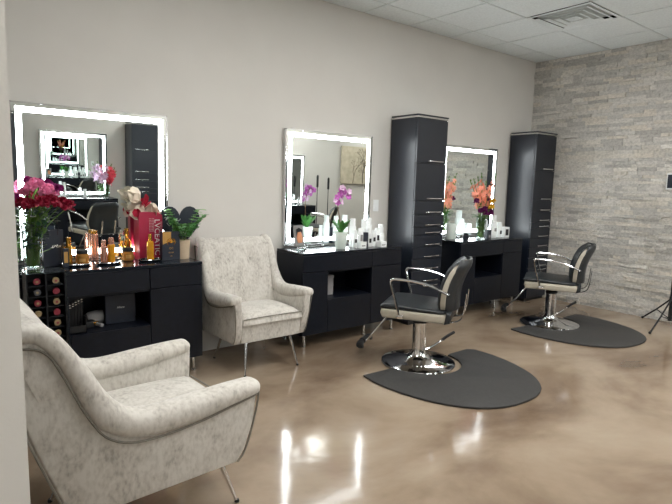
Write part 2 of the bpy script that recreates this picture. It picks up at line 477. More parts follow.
def make_salon_chair():
    t = thing('salon_chair', 'x', 'chair')
    # base and column
    b = B(); lathe(b, [(.285, 0), (.29, .006), (.287, .014), (.27, .02), (.20, .032), (.12, .048), (.085, .062), (.075, .075), (0, .075)], n=48); obj('base', b, 'chrome', t)
    b = B(); lathe(b, [(.068, .07), (.06, .09), (.054, .12), (.05, .335), (0, .335)], n=28); obj('column', b, 'chrome', t)
    b = B(); lathe(b, [(.056, .325), (.058, .33), (.058, .345), (.035, .352), (0, .352)], n=24); obj('collar', b, 'rubber', t)
    b = B(); lathe(b, [(.022, .35), (.022, .40), (0, .40)], n=16); obj('piston', b, 'chrome', t)
    b = B(); box(b, -.11, .11, -.12, .12, .378, .39, bev=.003, seg=1); obj('seat_plate', b, 'rubber', t)
    # pump lever
    b = B(); tube(b, [(-.03, .03, .09), (-.10, .10, .115), (-.20, .19, .175)], .0085, 8, 4); lv = obj('pump_lever', b, 'chrome', t)
    b = B(); tube(b, [(-.17, .162, .157), (-.215, .205, .185), (-.255, .243, .205)], [.012] * 9, 8, 4); obj('grip', b, 'rubber', lv)
    # seat
    prof = [(-.245, .395), (.225, .39), (.235, .43), (.235, .455), (-.255, .462), (-.262, .43)]
    b = B(); prism(b, prof, 'x', -.255, .255, bev=.018); obj('seat_base', b, 'tan', t)
    prof = [(-.25, .458), (.17, .452), (.215, .46), (.22, .48), (.15, .487), (0, .492), (-.14, .502), (-.235, .500), (-.266, .485), (-.268, .466)]
    b = B(); prism(b, prof, 'x', -.243, .243, bev=.020, seg=4); obj('seat_cushion', b, 'vinyl', t)
    b = B(); prism(b, [(.215, .385), (.258, .40), (.262, .47), (.228, .478)], 'x', -.258, .258, bev=.014); obj('rear_panel', b, 'vinyl', t)
    # backrest: banana curve profile, slightly barrel shaped across
    n = 12; zs = [.475 + (.850 - .475) * k / n for k in range(n + 1)]
    def yc(z):
        s = (z - .475) / .375
        return .245 + .10 * s - .035 * math.sin(PI * s)
    def shell(y_in, y_out, hw, top_r, zlo=0, zhi=0):
        b = B(); m = 14; F = []; R = []
        for k in range(n + 1):
            s = k / n; z = zs[k] + (zlo * (1 - s) + zhi * s)
            w = hw * (0.90 + .10 * math.sin(PI * min(1, s * 1.15 + .12)))
            e = 1 - max(0, (s - .8) / .2) ** 2 * .22 - max(0, (.15 - s) / .15) ** 2 * .08
            row = []; row2 = []
            for i in range(m + 1):
                u = -1 + 2 * i / m
                x = w * e * u
                y = yc(z) - .045 * u * u * 1.0
                thin = 1 - .55 * max(0, abs(u) - .7) / .3 - .5 * max(0, (s - .88) / .12)
                row.append(b.verts.new((x, y + y_in * thin, z))); row2.append(b.verts.new((x, y + y_out * thin, z)))
            F.append(row); R.append(row2)
        for k in range(n):
            for i in range(m):
                b.faces.new((F[k][i], F[k][i + 1], F[k + 1][i + 1], F[k + 1][i]))
                b.faces.new((R[k][i + 1], R[k][i], R[k + 1][i], R[k + 1][i + 1]))
            b.faces.new((R[k][0], F[k][0], F[k + 1][0], R[k + 1][0])); b.faces.new((F[k][m], R[k][m], R[k + 1][m], F[k + 1][m]))
        for i in range(m):
            b.faces.new((F[0][i + 1], F[0][i], R[0][i], R[0][i + 1])); b.faces.new((F[n][i], F[n][i + 1], R[n][i + 1], R[n][i]))
        return b
    bb = obj('back_cushion', shell(-.072, -.032, .222, 0), 'vinyl', t)
    obj('back_side_panel', shell(-.040, .030, .236, 0, .012, -.022), 'tan', t)
    obj('back_shell', shell(.024, .055, .226, 0, 0, .004), 'vinyl', t)
    # arms
    for s in (-1, 1):
        pts = [(s * .272, -.11, .425), (s * .279, -.145, .55), (s * .286, -.175, .665), (s * .288, -.172, .692), (s * .288, -.14, .70),
               (s * .287, -.02, .695), (s * .28, .10, .672), (s * .262, .215, .622), (s * .245, .24, .612)]
        b = B(); sweep(b, smooth_path(pts, 5), .0105, .009, 8); 
        box(b, s * .272 - .012, s * .272 + .012, -.13, -.08, .405, .432, bev=.004)
        obj('arm', b, 'chrome', t)
        pts = [(s * .10, .10, .385), (s * .10, .24, .375), (s * .10, .315, .40), (s * .10, .34, .47), (s * .10, .352, .60)]
        b = B(); sweep(b, smooth_path(pts, 5), .012, .005, 8); obj('back_bracket', b, 'chrome', t)
    # footrest
    for s in (-1,):
        b = B(); tube(b, [(0, -.18, .385), (0, -.24, .365), (0, -.33, .25), (0, -.405, .15), (0, -.43, .125)], .0095, 8, 4)
        fr = obj('footrest_bar', b, 'chrome', t)
    b = B(); tube(b, [(-.13, -.42, .125), (-.12, -.45, .118), (0, -.462, .116), (.12, -.45, .118), (.13, -.42, .125)], .026, 10, 4)
    obj('footrest_pad', b, 'rubber', fr)
    return t

def make_mat():
    pts = []
    # straight side at y=0 with a round cut-out for the chair base, curved side towards -y
    W = .625
    pts.append((-W, .03))
    for a in range(0, 181, 12):
        th = PI + math.radians(a)
        x = .305 * math.cos(th); y = .02 + .305 * math.sin(th)
        if a == 0: pts.append((x - .03, .03))
        pts.append((x, y))
        if a == 180: pts.append((x + .03, .03))
    pts.append((W - .05, .045)); pts.append((W + .0, 0.0))
    for a in range(8, 178, 8):
        th = -math.radians(a)
        cx, cy = math.cos(th), math.sin(th)
        pts.append(((W + .02) * math.copysign(abs(cx) ** .85, cx), -.03 + .885 * math.copysign(abs(cy) ** .9, cy)))
    b = B(); prism(b, pts, 'z', 0.001, .017, bev=.006, seg=2)
    return obj('salon_floor_mat', b, 'mat')

cab = make_cabinet(); tow = make_tower(); mir = make_mirror(); chair = make_salon_chair(); fmat = make_mat()
ST = (1.556, 3.563, 5.571)
names = ('left', 'middle', 'right')
cl = ['black styling cabinet under the left mirror beside the armchair, small bottles on it',
      'black styling cabinet under the middle mirror, between armchair and first tower cabinet',
      'black styling cabinet under the right mirror, between the two tower cabinets']
tag(cab, cl[0], 'cabinet', 'black styling cabinets'); cab.location = (ST[0], -.021, 0)
CABS = [cab]
for k in (1, 2):
    CABS.append(dup(cab, (ST[k], -.021, 0), 0, cl[k]))
tag(tow, 'tall black tower cabinet with chrome handles between middle and right mirrors', 'cabinet', 'black tower cabinets'); tow.location = (3.758, -.021, 0)
tow2 = dup(tow, (5.803, -.021, 0), 0, 'tall black tower cabinet with chrome handles in the corner by the stone wall')
tag(mir, 'large square lit mirror at the left, above the flowers and gold bottles', 'mirror', 'lit wall mirrors')
mir.location = (.464, 0, .832); mir.rotation_euler[0] = math.radians(1.35)
mr2 = dup(mir, (2.492, 0, .832), 0, 'square lit mirror in the middle above the white potted orchid'); mr2.rotation_euler[0] = math.radians(.62)
mr3 = dup(mir, (4.527, 0, .832), 0, 'square lit mirror at the right behind gladioli, between tower cabinets'); mr3.rotation_euler[0] = math.radians(.3)

# opposite row, seen in the mirrors (turned half round)
OP = (1.417, 3.42, 5.42)
oc = ['black styling cabinet of the opposite row, seen in the left mirror', 'black styling cabinet in the middle of the opposite row across the aisle',
      'black styling cabinet of the opposite row, reflected in the middle mirror']
for k in range(3):
    dup(cab, (OP[k], YO + .021, 0), PI, oc[k], 'opposite row cabinets')
    m_ = dup(mir, (OP[k] + 1.07, YO, .832), PI, ['square lit mirror of the opposite row, reflected inside the left mirror', 'square lit mirror in the middle of the opposite row across the aisle',
        'square lit mirror of the opposite row, reflected at the left edge of the middle mirror'][k], 'opposite row lit mirrors')
    m_.rotation_euler[0] = math.radians(.3)
dup(tow, (3.225, YO + .021, 0), PI, 'tall black tower cabinet of the opposite row, reflected in the left mirror', 'opposite row tower cabinets')
dup(tow, (5.225, YO + .021, 0), PI, 'tall black tower cabinet across the aisle between opposite middle and end mirrors', 'opposite row tower cabinets')
dup(tow, (1.222, YO + .021, 0), PI, 'tall black tower cabinet across the aisle at the left end of the opposite row', 'opposite row tower cabinets')

tag(chair, 'black and taupe salon chair with chrome base in front of the first tower cabinet', 'chair', 'salon chairs')
chair.location = (3.02, -1.19, .004); chair.rotation_euler[2] = math.radians(213)
c2 = dup(chair, (5.05, -1.13, .004), math.radians(209), 'black and taupe salon chair with chrome base near the stone wall')
c3 = dup(chair, (1.97, -4.30, .004), math.radians(-18), 'black salon chair across the aisle, its back reflected in the left mirror')
c4 = dup(chair, (4.05, -4.45, .004), math.radians(10), 'black salon chair across the aisle at the middle opposite cabinet')
c5 = dup(chair, (6.02, -4.32, .004), math.radians(-52), 'black salon chair across the aisle, reflected in the middle mirror')
tag(fmat, 'dark grey rounded floor mat around the nearer salon chair base', 'mat', 'rounded floor mats')
fmat.scale = (.955, .99, 1); fmat.location = (3.05, -1.235, 0); fmat.rotation_euler[2] = math.radians(-2)
m2 = dup(fmat, (5.10, -1.10, 0), math.radians(-3), 'dark grey rounded floor mat around the salon chair near the stone wall')
dup(fmat, (2.0, -4.45, 0), PI, 'dark grey rounded floor mat across the aisle at the opposite left cabinet')
dup(fmat, (4.05, -4.45, 0), PI, 'dark grey rounded floor mat across the aisle at the opposite middle cabinet')
dup(fmat, (6.1, -4.45, 0), PI, 'dark grey rounded floor mat across the aisle at the opposite end cabinet')

# ------------------------------------------------------------------ armchairs
def make_armchair():
    t = thing('armchair', 'x', 'armchair')
    # seat box and cushion
    b = B(); prism(b, [(-.325, .24), (.31, .225), (.33, .36), (-.352, .385)], 'x', -.262, .262, bev=.012); obj('seat_base', b, 'velvet', t)
    m = 16; n = 14
    b = B(); top = []; bot = []
    for i in range(m + 1):
        rt = []; rb = []
        for j in range(n + 1):
            u = -1 + 2 * i / m; v = -1 + 2 * j / n
            x = .262 * math.copysign(min(1, abs(u)) ** .9, u); y = -.085 + .285 * v
            e = max(0, (1 - abs(u) ** 6) * (1 - abs(v) ** 6)); cr = (1 - u * u) * (1 - v * v)
            q = .965 + .035 * min(1, e * 1.6)
            rt.append(b.verts.new((x * q, -.085 + (y + .085) * q, .41 + .028 * e ** .5 + .026 * cr)))
            rb.append(b.verts.new((x, y, .372)))
        top.append(rt); bot.append(rb)
    for i in range(m):
        for j in range(n):
            b.faces.new((top[i][j], top[i + 1][j], top[i + 1][j + 1], top[i][j + 1]))
            b.faces.new((bot[i][j + 1], bot[i + 1][j + 1], bot[i + 1][j], bot[i][j]))
    for i in range(m):
        b.faces.new((bot[i][0], bot[i + 1][0], top[i + 1][0], top[i][0])); b.faces.new((top[i][n], top[i + 1][n], bot[i + 1][n], bot[i][n]))
    for j in range(n):
        b.faces.new((top[0][j], top[0][j + 1], bot[0][j + 1], bot[0][j])); b.faces.new((bot[m][j], bot[m][j + 1], top[m][j + 1], top[m][j]))
    c = obj('seat_cushion', b, 'velvet', t)
    b = B(); tube(b, [(-.258, -.366, .414), (-.10, -.370, .418), (.10, -.370, .418), (.258, -.366, .414)], .0035, 6, 4); obj('piping', b, 'pipe', c)
    # backrest, rows from seat to top, thick and gently wrapped
    b = B(); m = 22; n = 16; F = []; R = []
    for k in range(n + 1):
        s = k / n; z = .38 + (.918 - .38) * s
        rf = []; rr = []
        hw = .266 + .056 * min(1, s * 1.7) ** 1.3
        for i in range(m + 1):
            u = -1 + 2 * i / m
            top = z + .006 * (1 - u * u) * s - .035 * max(0, (abs(u) - .88) / .12) ** 2 * s ** 4
            yf = .160 + .205 * s - .03 * u * u * (1 - s * .6) - .016 * math.sin(PI * s)
            yr = .30 + .20 * s
            for bx in (-.10, .10):
                d2 = ((hw * u - bx) ** 2 + (z - .76) ** 2) / .0010
                yf += .016 * math.exp(-d2)
            edge = max(0, (s - .88) / .12)
            yf += .045 * edge ** 2; yr -= .02 * edge ** 2
            rf.append(b.verts.new((hw * u, yf, top))); rr.append(b.verts.new((hw * u, yr, top - .008 * edge)))
        F.append(rf); R.append(rr)
    for k in range(n):
        for i in range(m):
            b.faces.new((F[k][i], F[k][i + 1], F[k + 1][i + 1], F[k + 1][i])); b.faces.new((R[k][i + 1], R[k][i], R[k + 1][i], R[k + 1][i + 1]))
        b.faces.new((R[k][0], F[k][0], F[k + 1][0], R[k + 1][0])); b.faces.new((F[k][m], R[k][m], R[k + 1][m], F[k + 1][m]))
    for i in range(m):
        b.faces.new((F[0][i + 1], F[0][i], R[0][i], R[0][i + 1])); b.faces.new((F[n][i], F[n][i + 1], R[n][i + 1], R[n][i]))
    bk = obj('backrest', b, 'velvet', t)
    for bx in (-.10, .10):
        b = B(); bmesh.ops.create_uvsphere(b, u_segments=10, v_segments=6, radius=.011)
        for v_ in b.verts: v_.co = Vector((v_.co.x + bx, v_.co.y * .6 + .302, v_.co.z + .76))
        obj('button', b, 'velvet', bk)
    b = B(); prism(b, [(.295, .225), (.325, .22), (.41, .45), (.465, .62), (.515, .87), (.495, .895)], 'x', -.30, .30, bev=.008); obj('back_panel', b, 'velvet', t)
    # arms
    for s in (-1, 1):
        pp = [(-.300, .235), (-.335, .28), (-.372, .40), (-.382, .55), (-.30, .535), (-.12, .515), (.06, .51), (.17, .535), (.225, .58), (.27, .68), (.32, .79), (.38, .875), (.44, .905), (.505, .895), (.512, .86), (.46, .62), (.405, .45), (.325, .222)]
        b = B(); prism(b, pp, 'x', s * .262, s * .318, bev=.010)
        for v_ in b.verts: # flare outward with height towards the front
            if v_.co.z > .3 and v_.co.y < .2: v_.co.x += s * .020 * min(1, (v_.co.z - .3) / .25)
        a = obj('arm', b, 'velvet', t)
        path = [(s * 0.316, -.388, .556), (s * 0.319, -.35, .552), (s * 0.319, -.25, .542), (s * 0.318, -.12, .528), (s * 0.316, .03, .519), (s * 0.314, .12, .530), (s * 0.312, .19, .566), (s * 0.309, .245, .64), (s * 0.306, .295, .745), (s * 0.303, .345, .832), (s * 0.300, .395, .888), (s * 0.298, .45, .900), (s * 0.295, .49, .885)]
        sp = smooth_path(path, 4); q = len(sp)
        ra = []; rb = []
        for i_ in range(q):
            f = i_ / (q - 1)
            e = min(1, math.sqrt(max(0, f * 16)) * .6 + .45) if f < .05 else 1
            e2 = 1 if f < .93 else 1 - .4 * (f - .93) / .07
            ra.append((.046 + .010 * math.sin(PI * min(1, f * 1.7)) if f < .58 else .042 - .010 * (f - .58)) * e * e2); rb.append((.026 + .024 * min(1, f * 4)) * e * e2 if f < .52 else (.050 - .018 * min(1, (f - .52) / .2)) * e2)
        b = B(); sweep(b, sp, ra, rb, 18, side=Vector((1, 0, 0)), power=.8); obj('arm_pad', b, 'velvet', a)
        pts = [(s * .318, -.30, .237), (s * .318, -.336, .28), (s * .325, -.372, .40), (s * .340, -.386, .520), (s * .350, -.36, .520), (s * .352, -.25, .500), (s * .352, -.12, .476), (s * .350, .03, .462), (s * .348, .14, .470), (s * .344, .222, .515), (s * .338, .283, .615), (s * .333, .335, .735), (s * .330, .38, .825), (s * .326, .43, .855), (s * .322, .515, .858)]
        b = B(); tube(b, pts, .0042, 6, 4)
        pts = [(s * .320, .516, .858), (s * .321, .465, .62), (s * .321, .411, .45), (s * .320, .329, .225)]
        tube(b, pts, .0042, 6, 3); obj('piping', b, 'pipe', a)
    # legs
    for sx in (-1, 1):
        for sy in (-1, 1):
            tp = Vector((sx * .195, -.27 if sy < 0 else .19, .235)); ft = Vector((sx * .237, -.345 if sy < 0 else .285, 0))
            b = B(); sweep(b, [tp.lerp(ft, q_) for q_ in (0, .3, .6, 1)], [.014, .012, .010, .007], None, 12)
            lg = obj('leg', b, 'chrome', t)
            b = B(); lathe(b, [(.010, 0), (.011, .004), (.009, .012)], ft.x, ft.y, 0, 10); obj('foot', b, 'rubber', lg)
    return t
ac = make_armchair()
tag(ac, 'light grey crushed velvet armchair in the foreground at the left, seen side-on', 'armchair', 'velvet armchairs')
ac.location = (.655, -1.775, 0); ac.rotation_euler[2] = math.radians(92); ac.scale = (1.03, 1, 1)
ac2 = dup(ac, (1.975, -.435, 0), 0, 'light grey crushed velvet armchair against the wall between left and middle cabinets')
ac2.scale = (.95, .79, 1.02)

# ------------------------------------------------------------------ plants and flowers
def petal(bm, c, d, up, L, w, curl=.3):
    d = d.normalized(); s = d.cross(up)
    if s.length < 1e-3: s = d.cross(Vector((1, 0, 0)))
    s.normalize(); u = s.cross(d).normalized()
    rows = []
    for k, (f, ww) in enumerate(((0, .15), (.35, .85), (.7, 1.0), (1.0, .35))):
        p = c + d * (L * f) + u * (curl * L * f * f)
        rows.append((bm.verts.new(p - s * w * .5 * ww), bm.verts.new(p + u * (-.10 * w)), bm.verts.new(p + s * w * .5 * ww)))
    for a, b in zip(rows, rows[1:]):
        bm.faces.new((a[0], a[1], b[1], b[0])); bm.faces.new((a[1], a[2], b[2], b[1]))

def rv(r):
    while True:
        v_ = Vector((r.uniform(-1, 1), r.uniform(-1, 1), r.uniform(-1, 1)))
        if .1 < v_.length < 1: return v_.normalized()

def ruffle_head(bm, c, R, r, n=46):
    bmesh.ops.create_icosphere(bm, subdivisions=1, radius=R * .55, matrix=Matrix.Translation(c))
    for _ in range(n):
        d = rv(r)
        if d.z < -.45: d.z = -d.z
        petal(bm, c + d * R * .35, (d + rv(r) * .35), rv(r), R * .68, R * .62, r.uniform(-.3, .4))

def star(bm, c, d, R, r, n=6, w=.55, curl=.35):
    d = d.normalized(); a = d.cross(Vector((0, 0, 1)))
    if a.length < .05: a = Vector((1, 0, 0))
    a.normalize(); b = d.cross(a)
    ph = r.uniform(0, 2)
    for k in range(n):
        th = ph + 2 * PI * k / n
        q = a * math.cos(th) + b * math.sin(th)
        petal(bm, c, q + d * .55, d, R, R * w, -curl)

def flower_stem(name, cat, label, group, base, tip, headm, kind, R, r, stemm='stem', leaves=0):
    base = Vector(base); tip = Vector(tip)
    t = thing(name, label, cat, base, 0, group)
    d = tip - base
    mid = d * .5 + Vector((-d.x * .22, -d.y * .22, d.z * .10))
    path = smooth_path([Vector((0, 0, 0)), mid, d], 6)
    b = B(); sweep(b, path, .0032, None, 6)
    if leaves:
        for q in range(leaves):
            p = path[2 + (q * 3) % 8]
            dd = rv(r); dd.z = abs(dd.z) * .8 + .15
            petal(b, p, dd, Vector((0, 0, 1)), r.uniform(.05, .09), .025, .1)
    obj('stem', b, stemm, t)
    if kind == 'ball':
        b = B(); ruffle_head(b, d, R, r); obj('bloom', b, headm, t)
    elif kind == 'spike':
        n = 9
        for q in range(n):
            f = .42 + .55 * q / (n - 1)
            p = path[min(len(path) - 1, int(f * (len(path) - 1)))]
            # interpolate
            g = f * (len(path) - 1); i = min(int(g), len(path) - 2); p = path[i].lerp(path[i + 1], g - i)
            a = q * 2.4
            dd = Vector((math.cos(a), math.sin(a), .45))
            if q < n - 2:
                b = B(); star(b, p + dd * .008, dd, R * (1 - .45 * q / n), r); obj('bloom', b, headm, t)
            else:
                b = B(); petal(b, p, dd + Vector((0, 0, 1.5)), rv(r), .03, .012); petal(b, p, -dd + Vector((0, 0, 2.5)), rv(r), .03, .012); obj('bud', b, stemm, t)
    return t

def glass_vase(loc, h, r0, r1, label, rim_r=None, group=None):
    t = thing('glass_vase', label, 'vase', loc, 0, group)
    prof = [(0, 0), (r0, 0), (r0 * 1.0, .01), ((r0 + r1) * .47, h * .5), (r1, h), (r1 - .003, h), ((r0 + r1) * .47 - .003, h * .5), (r0 - .004, .014), (0, .014)]
    b = B(); lathe(b, prof, n=28, cap=False); obj('vessel', b, 'glass', t)
    return t

r = random.Random(11)
vz = .814
V1 = Vector((.527, -.235, vz + .001))
glass_vase(V1, .275, .052, .058, 'clear glass vase of pink and crimson flowers at left end of left cabinet')
def bouquet_pts(c, rim, pts):
    o = .05 if c is V1 else 0
    return [((c.x + (p[0]) * .12, c.y + p[1] * .12, c.z + .02), (c.x + p[0] + o, c.y + p[1], p[2] - ((.028 if p[2] > 1.29 else .04) if o else 0))) for p in pts]
for b_, tp in bouquet_pts(V1, .05, [(-.05, -.02, 1.345), (.0, -.03, 1.36), (.05, -.02, 1.335), (-.01, .05, 1.37), (-.075, .03, 1.31), (.02, -.075, 1.32), (.085, .03, 1.31)]):
    flower_stem('carnation', 'flower', 'pink carnation on top of the bouquet in the left glass vase', 'pink carnations of the left bouquet', b_, tp, 'pink', 'ball', .037, r, leaves=2)
for b_, tp in bouquet_pts(V1, .05, [(-.07, -.09, 1.255), (-.005, -.115, 1.265), (.065, -.10, 1.27), (.12, -.04, 1.26), (.145, -.09, 1.245), (.03, -.05, 1.285), (-.1, -.03, 1.26)]):
    flower_stem('carnation', 'flower', 'crimson carnation around the front of the bouquet in the left glass vase', 'crimson carnations of the left bouquet', b_, tp, 'crimson', 'ball', .044, r, leaves=3)
for b_, tp in bouquet_pts(V1, .05, [(.06, .06, 1.365), (.10, .02, 1.34), (-.13, -.02, 1.29), (.125, .07, 1.335), (-.04, .09, 1.38)]):
    flower_stem('carnation', 'flower', 'purple carnation at the sides and back of the bouquet in the left glass vase', 'purple carnations of the left bouquet', b_, tp, 'magenta', 'ball', .033, r, leaves=2)
# leafy filler in the vase
b = B()
for k in range(150):
    a = r.uniform(0, 2 * PI); hh = r.uniform(.14, .42); rad = r.uniform(.0, .035 if hh < .27 else .10)
    p = Vector((rad * math.cos(a) + .04 * max(0, (hh - .2) / .22), rad * math.sin(a), hh))
    dd = Vector((math.cos(a), math.sin(a), r.uniform(-.4, .7)))
    petal(b, p, dd, Vector((0, 0, 1)), r.uniform(.04, .075), .03, -.2)
tag(obj('foliage', b, 'leaf_dark', None, loc=V1), 'dark green leaves filling the left bouquet below the carnations', 'leaves', None, 'stuff')
b = B()
for k in range(40):
    a = r.uniform(0, 2 * PI); rad = .036 * math.sqrt(r.random()); a2 = a + r.uniform(-.6, .6)
    tube(b, [(rad * math.cos(a), rad * math.sin(a), .018), (.036 * math.cos(a2), .036 * math.sin(a2), r.uniform(.09, .16))], .0022, 5)
tag(obj('cut_stems', b, 'stem', None, loc=V1), 'bright green cut stems standing in the bottom of the left vase', 'stems', None, 'stuff')

V3 = Vector((4.925, -.305, vz + .001))
glass_vase(V3, .25, .050, .056, 'clear glass vase of gladioli on the right cabinet')
for b_, tp in bouquet_pts(V3, .05, [(-.15, .02, 1.47), (-.055, -.01, 1.54), (-.03, .06, 1.50), (.20, -.02, 1.54), (.115, .05, 1.45), (-.11, .10, 1.46)]):
    flower_stem('gladiolus', 'flower', 'peach gladiolus spike rising from the glass vase on the right cabinet', 'peach gladioli of the right bouquet', b_, tp, 'peach', 'spike', .047, r, leaves=2)
for b_, tp in bouquet_pts(V3, .05, [(-.10, -.06, 1.13), (-.03, -.08, 1.105), (.055, -.08, 1.10), (.10, -.03, 1.13), (.13, .0, 1.24), (-.13, -.02, 1.235), (-.07, -.09, 1.15)]):
    flower_stem('carnation', 'flower', 'plum coloured carnation low in the gladiolus bouquet on the right cabinet', 'plum carnations of the right bouquet', b_, tp, 'plum', 'ball', .036, r, leaves=2)
for b_, tp in bouquet_pts(V3, .05, [(.05, -.10, 1.235), (.03, -.10, 1.175)]):
    flower_stem('daisy', 'flower', 'yellow bloom in the middle of the gladiolus bouquet on the right cabinet', 'yellow blooms of the right bouquet', b_, tp, 'yellow', 'ball', .036, r, leaves=3)
b = B()
for k in range(36):
    a = r.uniform(0, 2 * PI); rad = .036 * math.sqrt(r.random()); a2 = a + r.uniform(-.6, .6)
    tube(b, [(rad * math.cos(a), rad * math.sin(a), .018), (.036 * math.cos(a2), .036 * math.sin(a2), r.uniform(.12, .22))], .0022, 5)
tag(obj('cut_stems', b, 'stem', None, loc=V3), 'green cut stems standing in the right cabinet vase', 'stems', None, 'stuff')
b = B()
for k in range(26):
    a = r.uniform(0, 2 * PI)
    petal(b, Vector((.03 * math.cos(a), .03 * math.sin(a), r.uniform(.22, .3))), Vector((math.cos(a), math.sin(a), r.uniform(-.1, .8))), Vector((0, 0, 1)), r.uniform(.05, .1), .028, -.2)
tag(obj('foliage', b, 'leaf', None, loc=V3), 'green leaves below the gladioli on the right cabinet', 'leaves', None, 'stuff')

# potted orchid on the middle cabinet
def orchid(loc, label, pot='ceramic'):
    t = thing('potted_orchid', label, 'plant', loc)
    b = B(); lathe(b, [(0, 0), (.043, 0), (.046, .005), (.060, .132), (.063, .134), (.063, .150), (.058, .150), (.056, .130), (0, .130)], n=28, cap=False); obj('pot', b, pot, t)
    b = B()
    for k in range(12):
        a = k * 2.4; dd = Vector((math.cos(a), math.sin(a), 3.6 if k % 2 else 1.8))
        petal(b, Vector((0, 0, .13)), dd, Vector((0, 0, 1)), r.uniform(.09, .16), .046, -.2)
    obj('leaf', b, 'leaf', t)
    b = B(); path = smooth_path([(0, 0, .13), (-.02, .0, .27), (-.03, .02, .42), (.01, .02, .515), (.07, .0, .50)], 6); tube(b, path, .003, 6); obj('stem', b, 'stem_brown', t)
    for k in range(20):
        p = path[min(len(path) - 1, 13 + (k * 12) // 20)]
        dd = Vector((r.uniform(-1, 1), -abs(r.uniform(.2, 1)), r.uniform(-.3, .5)))
        b = B(); star(b, p + dd * .03 + Vector((0, 0, r.uniform(-.05, .025))), dd, .030, r, 5, .8, .15); obj('blossom', b, 'orchid' if k % 3 else 'orchid_pale', t)
    return t
orchid(Vector((2.915, -.305, vz + .001)), 'purple orchid in a white pot on the middle cabinet')

# leafy plant in beige pot on left cabinet
t = thing('potted_plant', 'leafy green plant in a small beige pot at right end of left cabinet', 'plant', (1.487, -.24, vz + .001))
b = B(); lathe(b, [(0, 0), (.044, 0), (.046, .006), (.054, .125), (.056, .138), (.050, .138), (.048, .12), (0, .12)], n=26, cap=False); obj('pot', b, 'kraft', t)
for k in range(11):
    a = k * 2.4 + .4; ln = r.uniform(.10, .24); out = r.uniform(.05, .20)
    tip = Vector((math.cos(a) * out, math.sin(a) * out * .7, .12 + ln))
    if k in (0, 1): tip = Vector((.12 + .04 * k, -.03, .36 - .05 * k))
    if k == 2: tip = Vector((-.12, -.02, .34))
    b = B(); path = smooth_path([(0, 0, .11), tip * .5 + Vector((0, 0, .08)), tip], 5); tube(b, path, .0022, 5); st = obj('stem', b, 'stem', t)
    b = B()
    for q in range(3, len(path)):
        for s in (-1, 1):
            dd = Vector((math.cos(a + s * 1.2), math.sin(a + s * 1.2), r.uniform(-.1, .4)))
            petal(b, path[q], dd, Vector((0, 0, 1)), r.uniform(.03, .055), .036, -.2)
    obj('leaves', b, 'leaf_bright' if k % 3 == 0 else 'leaf', st)

# ------------------------------------------------------------------ bottles and small things
def bottle(loc, prof_body, prof_cap, mb, mc, label, name='bottle', cat='bottle', group=None, logo=None, n=20):
    t = thing(name, label, cat, loc, 0, group)
    b = B(); lathe(b, prof_body, n=n); obj('body', b, mb, t)
    if prof_cap:
        b = B(); lathe(b, prof_cap, n=n); obj('cap', b, mc, t)
    if logo:
        rad, z0, z1, m_ = logo
        b = B(); k = 8
        a0 = math.radians(-128); a1 = math.radians(-72)
        lo = []; hi = []
        for i in range(k + 1):
            a = a0 + (a1 - a0) * i / k
            lo.append(b.verts.new((rad * math.cos(a), rad * math.sin(a), z0))); hi.append(b.verts.new((rad * math.cos(a), rad * math.sin(a), z1)))
        for i in range(k): b.faces.new((lo[i], lo[i + 1], hi[i + 1], hi[i]))
        obj('printed_label', b, m_, t)
    return t

def cyl(r_, h, ch=.004): return [(0, 0), (r_ - ch, 0), (r_, ch), (r_, h - ch), (r_ - ch, h), (0, h)]
def capp(r_, z0, h, ch=.002): return [(0, z0), (r_, z0), (r_, z0 + h - ch), (r_ - ch, z0 + h), (0, z0 + h)]

def tray(x, y, a, b_, label, rnd=False):
    t = thing('tray', label, 'tray', (x, y, vz + .0005), 0, 'dark trays on the left cabinet')
    b = B(); lathe(b, [(0, 0), (1 * .9, 0), (1, .006), (1.04, .014), (1.0, .014), (.93, .007), (0, .006)], n=28, cap=False)
    for v_ in b.verts: v_.co.x *= a; v_.co.y *= b_
    obj('dish', b, 'blacktop', t)
    b = B()
    pts = [Vector((a * 1.03 * math.cos(q * PI / 14), b_ * 1.03 * math.sin(q * PI / 14), .015)) for q in range(29)]
    sweep(b, pts, .0018, None, 6); obj('silver_rim', b, 'chrome', t)
    return t
tray(.775, -.235, .085, .062, 'small round dark tray with gold bottle and jar beside the black gift bag')
tray(.965, -.255, .080, .060, 'small round dark tray carrying two amber bottles at the centre of left cabinet')
tray(1.245, -.255, .078, .056, 'small round dark tray under the tall gold bottle beside the wine-red bag')
zt = vz + .0085
bottle((.735, -.215, zt), cyl(.020, .125), capp(.014, .125, .052), 'gold', 'gold', 'slim gold bottle beside the black gift bag on left cabinet')
t = thing('small_box', 'small black carton with gold panel in front of the slim gold bottle', 'box', (.705, -.27, vz + .001))
b = B(); box(b, -.018, .018, -.012, .012, 0, .12, bev=.001, seg=1); obj('carton', b, 'paper_black', t)
b = B(); box(b, -.011, .011, -.0128, -.0121, .03, .10); obj('gold_panel', b, 'ink_gold', t, False)
bottle((.812, -.225, zt), cyl(.040, .070, .008), capp(.038, .070, .022), 'amber_dark', 'rubber', 'wide amber jar with dark lid, left of the amber bottle pair', 'jar', 'jar', logo=(.0405, .02, .04, 'ink_gold'))
bottle((.938, -.26, zt), cyl(.021, .115, .006), capp(.015, .115, .04), 'rose', 'rose', 'rose coloured bottle, left of the amber bottle pair on the middle tray')
bottle((.985, -.262, zt), cyl(.024, .125, .006), capp(.017, .125, .045), 'amber', 'rose', 'amber bottle with rose cap, right of the pair on the middle tray')
bottle((.925, -.075, vz + .001), cyl(.026, .19, .006), capp(.022, .19, .02), 'rose', 'gold', 'rose gold bottle standing by itself close to the left mirror')
